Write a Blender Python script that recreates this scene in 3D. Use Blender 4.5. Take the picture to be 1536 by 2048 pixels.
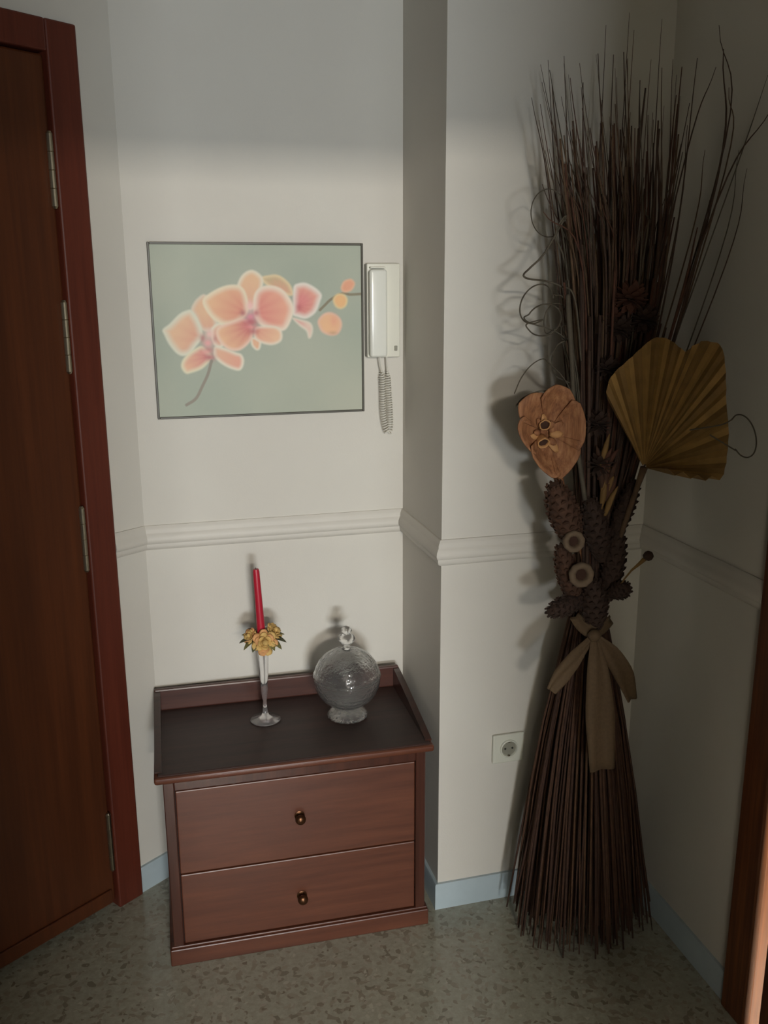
import bpy, bmesh, math, random
import numpy as np
from mathutils import Vector, Matrix

random.seed(7); np.random.seed(7)
S = bpy.context.scene
COL = S.collection
for o in list(bpy.data.objects): bpy.data.objects.remove(o)

# ------------------------------------------------------------------ camera
CAM_H = 1.55
F_PX = 1825.0
YAW, PITCH, ROLL = 0.2618, 0.2435, -0.0045
def cam_basis():
    cy, sy, cp, sp = math.cos(YAW), math.sin(YAW), math.cos(PITCH), math.sin(PITCH)
    f = Vector((sy*cp, cy*cp, -sp)); r = Vector((cy, -sy, 0)); u = r.cross(f)
    c, s = math.cos(ROLL), math.sin(ROLL)
    return f, c*r + s*u, -s*r + c*u
CF, CR, CU = cam_basis()
cd = bpy.data.cameras.new('camera'); cam = bpy.data.objects.new('camera', cd); COL.objects.link(cam)
cd.sensor_fit = 'VERTICAL'; cd.sensor_height = 36.0; cd.lens = F_PX/2048*36.0
cd.clip_start = 0.02
cam.matrix_world = Matrix(((CR.x, CU.x, -CF.x, 0), (CR.y, CU.y, -CF.y, 0), (CR.z, CU.z, -CF.z, CAM_H), (0, 0, 0, 1)))
S.camera = cam

# ------------------------------------------------------------------ world, light, exposure
w = bpy.data.worlds.new('world'); S.world = w; w.use_nodes = True
w.node_tree.nodes['Background'].inputs[0].default_value = (0.5, 0.55, 0.6, 1)
w.node_tree.nodes['Background'].inputs[1].default_value = 0.0
def area(name, loc, aim, sx, sy, power, col, spread=math.pi):
    l = bpy.data.lights.new(name, 'AREA'); l.shape = 'RECTANGLE'; l.size = sx; l.size_y = sy
    l.energy = power; l.color = col; l.spread = spread
    o = bpy.data.objects.new(name, l); COL.objects.link(o)
    o.location = loc
    o.rotation_euler = (Vector(aim) - Vector(loc)).to_track_quat('-Z', 'Y').to_euler()
    return o
# daylight through the two panes of the window at the far end of the passage behind the camera
area('daylight_upper_pane', (-0.03, -4.12, 2.265), (-0.03, 0, 2.265), 0.80, 0.13, 88.0, (1.0, 0.93, 0.83))
area('daylight_lower_pane', (-0.03, -4.12, 1.15), (-0.03, 0, 1.15), 0.80, 0.34, 104.0, (0.88, 0.945, 1.0))
# lamp of the room behind the sliding door on the right
area('side_room_lamp', (2.0, 0.54, 0.9), (1.2, 1.34, 0.4), 0.30, 0.30, 50.0, (1.0, 0.86, 0.66))
S.view_settings.view_transform = 'Standard'; S.view_settings.look = 'None'
S.view_settings.gamma = 1.0; S.view_settings.use_curve_mapping = False
S.view_settings.exposure = 0.47

# ------------------------------------------------------------------ room dimensions (metres, fitted to the photograph)
D = 2.2464; YP = 1.9256; XL = -0.0083; XR = 0.6532; XW = 1.1733; TH = 0.6199
CT, ST = math.cos(TH), math.sin(TH)
CEIL = 2.62
def LW(s, off, z): return Vector((XL - s*CT + off*ST, D - s*ST - off*CT, z))   # left (door) wall: distance from corner, out of wall
def ray(px, py): return CF*F_PX + CR*(px - 768) + CU*(1024 - py)
def at_y(px, py, y):
    d = ray(px, py); t = y/d.y
    return Vector((d.x*t, y, CAM_H + d.z*t))
def to_px(P):
    v = Vector(P) - Vector((0, 0, CAM_H)); d = v.dot(CF)
    return 768 + F_PX*v.dot(CR)/d, 1024 - F_PX*v.dot(CU)/d

# ------------------------------------------------------------------ helpers
class MB:
    def __init__(s): s.v = []; s.f = []
    def box(s, a, b, fn=None):
        (x0, y0, z0), (x1, y1, z1) = a, b; n = len(s.v)
        P = [(x0,y0,z0),(x1,y0,z0),(x1,y1,z0),(x0,y1,z0),(x0,y0,z1),(x1,y0,z1),(x1,y1,z1),(x0,y1,z1)]
        s.v += [tuple(fn(*p)) if fn else p for p in P]
        s.f += [tuple(n+i for i in q) for q in ((0,3,2,1),(4,5,6,7),(0,1,5,4),(1,2,6,5),(2,3,7,6),(3,0,4,7))]
        return s
    def bbox(s, a, b, r=0.004, seg=2, fn=None):
        bm = bmesh.new(); bmesh.ops.create_cube(bm, size=1)
        for v in bm.verts:
            v.co = Vector([a[i] + (v.co[i]+.5)*(b[i]-a[i]) for i in range(3)])
        bmesh.ops.bevel(bm, geom=bm.edges[:], offset=r, segments=seg, profile=0.5, affect='EDGES')
        return s.add_bm(bm, fn)
    def add_bm(s, bm, fn=None):
        n = len(s.v); bm.verts.index_update()
        s.v += [tuple(fn(*v.co)) if fn else tuple(v.co) for v in bm.verts]
        s.f += [tuple(n+v.index for v in f.verts) for f in bm.faces]; bm.free(); return s
    def lathe(s, prof, c=(0,0,0), n=32, M=None, wob=None):
        b = len(s.v); m = len(prof)
        for i in range(n):
            a = 2*math.pi*i/n
            for r, z in prof:
                if wob: r = r*wob(a, z)
                p = Vector((r*math.cos(a), r*math.sin(a), z))
                if M is not None: p = M @ p
                s.v.append((p.x+c[0], p.y+c[1], p.z+c[2]))
        for i in range(n):
            j = (i+1) % n
            for k in range(m-1):
                s.f.append((b+i*m+k, b+j*m+k, b+j*m+k+1, b+i*m+k+1))
        return s
    def tube(s, pts, rad, n=5, cap=True):
        pts = [Vector(p) for p in pts]; m = len(pts); b = len(s.v)
        if not hasattr(rad, '__len__'): rad = [rad]*m
        up = Vector((0.31, 0.17, 0.93)); prev = None
        for i, p in enumerate(pts):
            t = (pts[min(i+1, m-1)] - pts[max(i-1, 0)]).normalized()
            if prev is None:
                a = t.cross(up)
                if a.length < 1e-3: a = t.cross(Vector((1, 0, 0)))
            else:
                a = prev - t*prev.dot(t)
            a.normalize(); prev = a; c = t.cross(a)
            for k in range(n):
                q = p + (a*math.cos(2*math.pi*k/n) + c*math.sin(2*math.pi*k/n))*rad[i]
                s.v.append(tuple(q))
        for i in range(m-1):
            for k in range(n):
                l = (k+1) % n
                s.f.append((b+i*n+k, b+i*n+l, b+(i+1)*n+l, b+(i+1)*n+k))
        if cap:
            s.f.append(tuple(b+k for k in range(n-1, -1, -1)))
            s.f.append(tuple(b+(m-1)*n+k for k in range(n)))
        return s
    def grid(s, P, thick=0.0):
        """P: rows of Vectors; a sheet, given thickness by a second skin"""
        R, C_ = len(P), len(P[0])
        nor = []
        for i in range(R):
            for j in range(C_):
                du = P[min(i+1, R-1)][j] - P[max(i-1, 0)][j]; dv = P[i][min(j+1, C_-1)] - P[i][max(j-1, 0)]
                q = du.cross(dv)
                nor.append(q.normalized() if q.length > 1e-12 else Vector((0, 0, 0)))
        b = len(s.v); flat = [p for row in P for p in row]
        s.v += [tuple(p) for p in flat]
        for i in range(R-1):
            for j in range(C_-1):
                s.f.append((b+i*C_+j, b+(i+1)*C_+j, b+(i+1)*C_+j+1, b+i*C_+j+1))
        if thick:
            d = len(s.v); s.v += [tuple(p - q*thick) for p, q in zip(flat, nor)]
            for i in range(R-1):
                for j in range(C_-1):
                    s.f.append((d+i*C_+j, d+i*C_+j+1, d+(i+1)*C_+j+1, d+(i+1)*C_+j))
            for j in range(C_-1):
                s.f.append((b+j, b+j+1, d+j+1, d+j)); e = (R-1)*C_
                s.f.append((b+e+j+1, b+e+j, d+e+j, d+e+j+1))
            for i in range(R-1):
                s.f.append((b+(i+1)*C_, b+i*C_, d+i*C_, d+(i+1)*C_)); e = C_-1
                s.f.append((b+i*C_+e, b+(i+1)*C_+e, d+(i+1)*C_+e, d+i*C_+e))
        return s
    def build(s, name, mat, parent=None, smooth=False, kind=None):
        me = bpy.data.meshes.new(name); me.from_pydata(s.v, [], s.f); me.update()
        o = bpy.data.objects.new(name, me); COL.objects.link(o)
        me.materials.append(M[mat] if isinstance(mat, str) else mat)
        if smooth:
            for p in me.polygons: p.use_smooth = True
            if smooth != True:
                me.set_sharp_from_angle(angle=smooth)
        if parent:
            o.parent = parent
            o.matrix_parent_inverse = Matrix.Translation(-ROOT.get(parent.name, Vector((0, 0, 0))))
        if kind: o['kind'] = kind
        return o
ROOT = {}
def thing(name, loc, label, cat, group=None):
    o = bpy.data.objects.new(name, None); COL.objects.link(o); o.location = loc
    o.empty_display_size = 0.05
    ROOT[o.name] = Vector(loc); tag(o, label, cat, group); return o
def tag(o, label, cat, group=None):
    o['label'] = label; o['category'] = cat
    if group: o['group'] = group
    return o
def spline(pts, n):
    """Catmull-Rom through pts"""
    pts = [Vector(p) for p in pts]; P = [2*pts[0]-pts[1]] + pts + [2*pts[-1]-pts[-2]]; out = []
    m = len(pts)-1
    for i in range(n):
        t = i/(n-1)*m; k = min(int(t), m-1); t -= k
        a, b, c, d = P[k:k+4]
        out.append(0.5*((2*b) + (c-a)*t + (2*a-5*b+4*c-d)*t*t + (3*b-a-3*c+d)*t**3))
    return out

# ------------------------------------------------------------------ materials
M = {}
def srgb(r, g, b):
    f = lambda c: (c/255/12.92) if c/255 <= 0.04045 else ((c/255+0.055)/1.055)**2.4
    return (f(r), f(g), f(b), 1)
class NT:
    def __init__(s, name):
        s.m = bpy.data.materials.new(name); s.m.use_nodes = True; s.t = s.m.node_tree
        s.b = s.t.nodes['Principled BSDF']; M[name] = s.m
    def n(s, typ, **kw):
        nd = s.t.nodes.new(typ)
        for k, v in kw.items():
            if k.startswith('i_'): nd.inputs[k[2:].replace('_', ' ')].default_value = v
            else: setattr(nd, k, v)
        return nd
    def l(s, a, b): s.t.links.new(a, b)
    def coords(s, scale=(1, 1, 1), kind='Object'):
        tc = s.n('ShaderNodeTexCoord'); mp = s.n('ShaderNodeMapping'); mp.inputs['Scale'].default_value = scale
        s.l(tc.outputs[kind], mp.inputs['Vector']); return mp.outputs['Vector']
    def noise(s, vec, scale, detail=4, rough=0.5):
        t = s.n('ShaderNodeTexNoise'); t.inputs['Scale'].default_value = scale; t.inputs['Detail'].default_value = detail
        t.inputs['Roughness'].default_value = rough; s.l(vec, t.inputs['Vector']); return t.outputs['Fac']
    def ramp(s, fac, stops):
        r = s.n('ShaderNodeValToRGB'); e = r.color_ramp.elements
        e[0].position, e[0].color = stops[0]; e[1].position, e[1].color = stops[-1]
        for p, c in stops[1:-1]:
            q = e.new(p); q.color = c
        s.l(fac, r.inputs['Fac']); return r.outputs['Color']
    def mix(s, fac, a, b, mode='MIX'):
        x = s.n('ShaderNodeMix', data_type='RGBA', blend_type=mode)
        for sock, v in ((x.inputs[0], fac), (x.inputs[6], a), (x.inputs[7], b)):
            if hasattr(v, 'default_value') or hasattr(v, 'is_linked'): s.l(v, sock)
            else: sock.default_value = v
        return x.outputs[2]
    def base(s, c):
        if hasattr(c, 'is_linked'): s.l(c, s.b.inputs['Base Color'])
        else: s.b.inputs['Base Color'].default_value = c
        return s
    def bump(s, h, strength=0.2, dist=0.002):
        b = s.n('ShaderNodeBump'); b.inputs['Strength'].default_value = strength; b.inputs['Distance'].default_value = dist
        s.l(h, b.inputs['Height']); s.l(b.outputs['Normal'], s.b.inputs['Normal']); return s
    def set(s, **kw):
        for k, v in kw.items(): s.b.inputs[k.replace('_', ' ')].default_value = v
        return s

def plain(name, col, rough=0.5, var=0.0, scale=20, bump=0.0, **kw):
    t = NT(name); t.set(Roughness=rough, **kw); v = t.coords()
    if var:
        f = t.noise(v, scale, 5)
        dark = tuple(c*(1-var) for c in col[:3])+(1,); light = tuple(min(1, c*(1+var)) for c in col[:3])+(1,)
        t.base(t.ramp(f, [(0.3, dark), (0.7, light)]))
        if bump: t.bump(f, bump)
    else: t.base(col)
    return t
def wood(name, dark, mid, light, rough=0.35, grain=(30, 30, 1.5), bump=0.06, coat=0.0):
    t = NT(name); t.set(Roughness=rough)
    if coat: t.set(Coat_Weight=coat, Coat_Roughness=0.15)
    v = t.coords(grain); a = t.noise(v, 1.6, 6, 0.6); b = t.noise(t.coords((grain[0]*5, grain[1]*5, grain[2]*3)), 1.2, 3)
    c1 = t.ramp(a, [(0.28, dark), (0.5, mid), (0.72, light)])
    c = t.mix(0.25, c1, t.ramp(b, [(0.35, dark), (0.65, light)]))
    t.base(c); t.bump(b, bump, 0.001); return t

def make_materials():
    t = NT('wall_paint'); t.set(Roughness=0.75); v = t.coords()
    f = t.noise(v, 3.0, 4); g = t.noise(v, 240, 3)
    t.base(t.ramp(f, [(0.3, srgb(207, 202, 192)), (0.7, srgb(212, 208, 198))])); t.bump(g, 0.12, 0.0015)
    plain('ceiling_paint', srgb(200, 196, 188), 0.8, 0.02, 4)
    plain('rail_paint', srgb(209, 204, 194), 0.55, 0.02, 8)
    plain('skirting_marble', srgb(176, 190, 195), 0.25, 0.05, 14)  # bluish marble; the blue also stands in for cool low light
    # terrazzo floor: grey-beige binder, brown and pale stone chips
    t = NT('terrazzo'); t.set(Roughness=0.17, IOR=1.6); v = t.coords()
    dist = t.n('ShaderNodeTexNoise'); dist.inputs['Scale'].default_value = 28; t.l(v, dist.inputs['Vector'])
    add = t.n('ShaderNodeVectorMath', operation='MULTIPLY_ADD'); add.inputs[1].default_value = (0.03, 0.03, 0.03)
    t.l(dist.outputs['Color'], add.inputs[0]); t.l(v, add.inputs[2])
    def chips(scale):
        vo = t.n('ShaderNodeTexVoronoi'); vo.inputs['Scale'].default_value = scale; t.l(add.outputs[0], vo.inputs['Vector'])
        sp = t.n('ShaderNodeSeparateColor'); t.l(vo.outputs['Color'], sp.inputs[0]); return sp
    c1 = chips(78); c2 = chips(120)
    fine = t.noise(v, 60, 6, 0.7)
    bcol = t.ramp(fine, [(0.3, srgb(150, 148, 131)), (0.7, srgb(176, 174, 156))])
    m1 = t.ramp(c1.outputs[0], [(0.80, (0, 0, 0, 1)), (0.84, (1, 1, 1, 1))])
    k1 = t.mix(m1, bcol, t.ramp(c1.outputs[1], [(0.0, srgb(128, 122, 106)), (1.0, srgb(160, 154, 136))]))
    m2 = t.ramp(c2.outputs[0], [(0.86, (0, 0, 0, 1)), (0.9, (1, 1, 1, 1))])
    k2 = t.mix(m2, k1, t.ramp(c2.outputs[1], [(0.0, srgb(126, 116, 100)), (1.0, srgb(182, 177, 160))]))
    t.base(k2)
    # timber
    wood('door_wood', srgb(72, 37, 19), srgb(84, 44, 22), srgb(98, 52, 26), 0.42, (26, 26, 1.2))
    wood('bounce_cut_wood', srgb(46, 24, 14), srgb(66, 36, 20), srgb(84, 48, 28), 0.5, (26, 26, 1.2))  # dark wood put on the unseen partition to cut bounced light
    wood('frame_wood', srgb(80, 34, 22), srgb(92, 40, 26), srgb(104, 48, 32), 0.45, (30, 30, 1.4))
    wood('side_frame_wood', srgb(66, 34, 18), srgb(98, 54, 28), srgb(134, 80, 42), 0.4, (30, 30, 1.4))
    wood('chest_wood', srgb(76, 39, 25), srgb(90, 49, 32), srgb(104, 59, 39), 0.40, (1.6, 24, 30), 0.05).set(Specular_IOR_Level=0.65)
    wood('chest_side_shaded_wood', srgb(38, 20, 15), srgb(54, 29, 22), srgb(68, 38, 28), 0.3, (26, 26, 1.6), 0.05, 0.3)  # chest wood darkened to paint in the shade on sides and side gallery
    wood('chest_top_wood', srgb(40, 24, 19), srgb(52, 31, 25), srgb(64, 40, 32), 0.5, (1.6, 26, 26), 0.04)
    wood('chest_frame_shaded_wood', srgb(54, 28, 20), srgb(70, 38, 28), srgb(84, 48, 36), 0.3, (26, 26, 1.6), 0.05, 0.3)  # darker chest wood, shade of the stiles put into the colour
    wood('chest_rim_wood', srgb(56, 29, 22), srgb(72, 40, 31), srgb(86, 50, 39), 0.35, (1.6, 24, 30), 0.05, 0.2)
    plain('shadow_gap', srgb(30, 14, 10), 0.7)
    plain('steel', srgb(172, 162, 140), 0.32, 0.05, 60, Metallic=1.0)
    plain('knob_brass', srgb(98, 66, 44), 0.35, 0.08, 60, Metallic=0.85)
    plain('picture_frame', srgb(74, 70, 58), 0.45)
    plain('plastic_white', srgb(226, 226, 216), 0.22)
    plain('plastic_base', srgb(226, 224, 210), 0.38)
    plain('plastic_mark', srgb(140, 138, 124), 0.5)
    plain('cord_grey', srgb(214, 210, 198), 0.5)
    plain('socket_white', srgb(214, 214, 200), 0.35)
    plain('socket_hole', srgb(40, 38, 34), 0.6)
    t = NT('clear_glass'); t.base((0.93, 0.92, 0.92, 1)); t.set(Roughness=0.06, IOR=1.4, Transmission_Weight=0.94)
    t = NT('cut_glass'); t.base((0.95, 0.95, 0.94, 1)); t.set(Roughness=0.05, IOR=1.45, Transmission_Weight=0.965)
    v = t.coords((1, 1, 1)); t.bump(t.noise(v, 110, 2), 0.5, 0.0035)
    t = NT('frosted_glass'); t.base((0.8, 0.78, 0.77, 1)); t.set(Roughness=0.12, IOR=1.4, Transmission_Weight=0.9)
    plain('candle_wax', srgb(176, 30, 50), 0.4, 0.04, 30, Subsurface_Weight=0.0)
    plain('wick', srgb(60, 50, 44), 0.9)
    plain('petal_yellow', srgb(204, 168, 100), 0.7, 0.18, 60)
    plain('petal_orange', srgb(204, 150, 96), 0.7, 0.18, 60)
    plain('leaf_green', srgb(122, 116, 70), 0.6, 0.25, 40)
    plain('leaf_dark', srgb(84, 86, 60), 0.6, 0.25, 40)
    plain('ring_brown', srgb(96, 66, 34), 0.8, 0.2, 50)
    # dried flowers
    plain('straw_dark', srgb(68, 44, 31), 0.8, 0.25, 60)
    plain('straw_mid', srgb(80, 53, 36), 0.8, 0.25, 60)
    plain('straw_light', srgb(92, 64, 42), 0.8, 0.25, 60)
    plain('stalk_dark', srgb(74, 54, 42), 0.85, 0.2, 60)
    plain('stalk_mid', srgb(92, 70, 50), 0.85, 0.2, 60)
    plain('stalk_red', srgb(84, 52, 37), 0.85, 0.2, 60)
    plain('vine', srgb(88, 80, 66), 0.8, 0.15, 60)
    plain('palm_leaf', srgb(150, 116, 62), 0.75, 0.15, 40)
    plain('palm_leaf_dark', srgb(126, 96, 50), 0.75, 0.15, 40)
    wood('wood_flower', srgb(104, 64, 40), srgb(146, 95, 60), srgb(178, 128, 86), 0.75, (60, 60, 9), 0.5)
    plain('tube_pale', srgb(184, 136, 86), 0.7, 0.1, 60)
    plain('tube_inside', srgb(58, 34, 20), 0.9)
    plain('cone_brown', srgb(76, 50, 34), 0.85, 0.25, 70)
    plain('cone_dark', srgb(58, 40, 30), 0.85, 0.25, 70)
    plain('pod_pale', srgb(108, 90, 70), 0.8, 0.12, 60)
    plain('dried_petal', srgb(86, 52, 37), 0.85, 0.2, 60)
    t = plain('ribbon', srgb(98, 78, 54), 0.8, 0.12, 160)
    # painted canvas: the colours are the print's own, carried per vertex
    t = NT('orchid_print'); t.set(Roughness=0.6)
    a = t.n('ShaderNodeVertexColor', layer_name='print'); t.base(a.outputs['Color'])
    t.bump(t.noise(t.coords(), 500, 2), 0.1, 0.0006)
make_materials()

# ------------------------------------------------------------------ the room
def structure():
    T = 0.12
    MB().box((-2.7, -4.35, -0.08), (2.75, 2.4, 0)).build('floor', 'terrazzo', kind='structure')
    MB().box((-2.7, -4.35, CEIL), (2.75, 2.4, CEIL+.08)).build('ceiling', 'ceiling_paint', kind='structure')
    MB().box((XL-.4, D, 0), (XR+.0, D+.12, CEIL)).build('wall_back', 'wall_paint', kind='structure')
    MB().box((XR, YP, 0), (2.75, D+.12, CEIL)).build('wall_pillar', 'wall_paint', kind='structure')
    m = MB()
    m.box((0, -T, 0), (0.125, 0, CEIL), LW); m.box((1.045, -T, 0), (1.30, 0, CEIL), LW); m.box((0.125, -T, 2.045), (1.045, 0, CEIL), LW)
    m.build('wall_left', 'wall_paint', kind='structure')
    E = LW(1.30, 0, 0)
    MB().box((-2.62, -0.5, 0), (-2.5, E.y+.05, CEIL)).build('wall_hall_side', 'wall_paint', kind='structure')
    MB().box((-2.5, E.y, 0), (E.x+.0, E.y+.12, CEIL)).build('wall_hall_far', 'wall_paint', kind='structure')
    m = MB()
    m.box((XW, 1.40, 0), (XW+.11, YP, CEIL)); m.box((XW, -0.4, 0), (XW+.11, 0.47, CEIL)); m.box((XW, 0.47, 2.06), (XW+.11, 1.40, CEIL))
    m.build('wall_right', 'wall_paint', kind='structure')
    m = MB()   # unseen partition added behind the camera; opening and dark wood shape the light
    m.box((-2.62, -0.5, 0), (-0.12, -0.4, CEIL)); m.box((0.49, -0.5, 0), (2.7, -0.4, CEIL)); m.box((-0.12, -0.5, 2.015), (0.49, -0.4, CEIL))
    m.build('wall_front_added', 'bounce_cut_wood', kind='structure')
    MB().box((-1.35, -4.3, 0), (-1.25, -0.5, CEIL)).build('wall_passage_left', 'wall_paint', kind='structure')
    MB().box((1.25, -4.3, 0), (1.35, -0.5, CEIL)).build('wall_passage_right', 'wall_paint', kind='structure')
    MB().box((-1.35, -4.35, 0), (1.35, -4.2, CEIL)).build('wall_passage_end', 'wall_paint', kind='structure')
    MB().box((2.65, -0.4, 0), (2.75, YP, CEIL)).build('wall_side_room', 'wall_paint', kind='structure')
    for i, (z0, z1) in enumerate(((2.19, 2.34), (0.97, 1.33))):
        m = MB()
        for a, b in (((-.51, z0-.05), (-.46, z1+.05)), ((.36, z0-.05), (.41, z1+.05)), ((-.46, z0-.05), (.36, z0-.01)), ((-.46, z1+.01), (.36, z1+.05))):
            m.box((a[0], -4.2, a[1]), (b[0], -4.14, b[1]))
        m.build('window_%d' % (i+1), 'frame_wood', kind='structure')
structure()

# dado rail and skirting: a profile swept round the room, one object for each wall
def sweep(path, prof, names, mat):
    P = [Vector((p[0], p[1], 0)) for p in path]; n = len(P); sec = []
    for i in range(n):
        def nrm(a, b):
            d = (b-a).normalized(); return Vector((d.y, -d.x, 0))   # room side on the right of the path
        if i == 0: mi = nrm(P[0], P[1])
        elif i == n-1: mi = nrm(P[-2], P[-1])
        else:
            a, b = nrm(P[i-1], P[i]), nrm(P[i], P[i+1]); mi = (a+b)/(1+a.dot(b))
        sec.append([P[i] + mi*o + Vector((0, 0, z)) for o, z in prof])
    k = len(prof)
    for i in range(n-1):
        if not names[i]: continue
        m = MB(); m.v = [tuple(p) for p in sec[i]+sec[i+1]]
        m.f = [(j, (j+1) % k, k+(j+1) % k, k+j) for j in range(k)] + [tuple(range(k-1, -1, -1)), tuple(range(k, 2*k))]
        m.build(names[i], mat, kind='structure', smooth=math.radians(35))
ZT, ZB = 0.9792, 0.9178
rail = [(0, ZB), (.005, ZB), (.010, ZB+.004), (.012, ZB+.010), (.012, ZB+.016), (.015, ZB+.019), (.017, ZB+.026), (.016, ZB+.034), (.012, ZB+.041),
        (.010, ZB+.044), (.010, ZB+.050), (.007, ZB+.056), (.004, ZT), (0, ZT)]
skirt = [(0, 0), (.009, 0), (.009, .069), (.007, .072), (0, .072)]
SF = 0.093
pa = [LW(SF, 0, 0), (XL, D), (XR, D), (XR, YP), (XW, YP), (XW, 1.452)]
sweep(pa, rail, ['trim_1', 'trim_2', 'trim_3', 'trim_4', 'trim_5'], 'rail_paint')
sweep(pa, skirt, ['baseboard_left', 'baseboard_back', 'baseboard_return', 'baseboard_pillar', 'baseboard_right'], 'skirting_marble')
E = LW(1.30, 0, 0)
pb = [(-2.5, E.y), (E.x, E.y), LW(1.083, 0, 0)]
sweep(pb, rail, ['trim_6', 'trim_7'], 'rail_paint'); sweep(pb, skirt, ['baseboard_hall_far', 'baseboard_door'], 'skirting_marble')

# entrance door in the angled left wall
def entrance_door():
    leaf = MB().bbox((0.168, -0.045, 0.022), (0.992, 0.004, 2.012), 0.005, 2, LW).build('door_1', 'door_wood', kind='structure', smooth=math.radians(18))
    fr = MB()
    fr.bbox((0.093, -0.02, 0), (0.165, 0.016, 2.079), 0.004, 2, LW)
    fr.bbox((1.005, -0.02, 0), (1.077, 0.016, 2.079), 0.004, 2, LW)
    fr.bbox((0.165, -0.02, 2.016), (1.005, 0.016, 2.079), 0.004, 2, LW)
    fr.box((0.125, -0.12, 0), (0.172, -0.02, 2.045), LW); fr.box((0.998, -0.12, 0), (1.045, -0.02, 2.045), LW); fr.box((0.165, -0.12, 2.014), (1.0, -0.02, 2.045), LW)
    fr.build('door_frame', 'frame_wood', leaf, smooth=math.radians(18))
    for z0, z1 in ((1.710, 1.864), (1.363, 1.522), (0.905, 1.063), (0.111, 0.275)):
        m = MB(); c = LW(0.1725, 0.009, 0)
        prof = [(0.0, z0), (.004, z0), (.0055, z0+.003)]
        k = 4
        for i in range(k):
            a = z0+.004+(z1-z0-.008)*i/k; b = z0+.004+(z1-z0-.008)*(i+1)/k
            prof += [(.0068, a+.001), (.0068, b-.001), (.0058, b)]
        prof += [(.004, z1), (0, z1)]
        m.lathe(prof, (c.x, c.y, 0), 12)
        h = m.build('hinge', 'steel', leaf, smooth=math.radians(18)); h['label'] = 'steel barrel hinge'
    MB().bbox((0.18, 0.004, 0.024), (0.99, 0.012, 0.062), 0.003, 2, LW).build('weather_bar', 'door_wood', leaf, smooth=math.radians(18))
    c = LW(0.93, 0.0, 1.02); n = Vector((ST, -CT, 0)); tdir = Vector((-CT, -ST, 0))
    m = MB().tube([c+n*.002, c+n*.05], [.011, .011], 12); m.tube(spline([c+n*.05, c+n*.056-tdir*.02, c+n*.056-tdir*.11], 8), .009, 10)
    m.build('door_handle', 'steel', leaf, smooth=math.radians(50))
entrance_door()

# sliding door on the right, not quite shut
def side_door():
    leaf = MB().bbox((1.168, 0.40, 0.001), (1.203, 1.344, 2.02), 0.003, 1).build('door_2', 'side_frame_wood', kind='structure', smooth=math.radians(18))
    fr = MB()
    fr.bbox((1.155, 1.375, 0), (1.176, 1.450, 2.105), 0.004, 2)
    fr.bbox((1.1465, 0.40, 2.035), (1.166, 1.375, 2.105), 0.004, 2)
    fr.box((1.160, 1.376, 0), (1.30, 1.400, 2.06))
    fr.build('door_frame', 'side_frame_wood', leaf, smooth=math.radians(18))
side_door()

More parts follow.
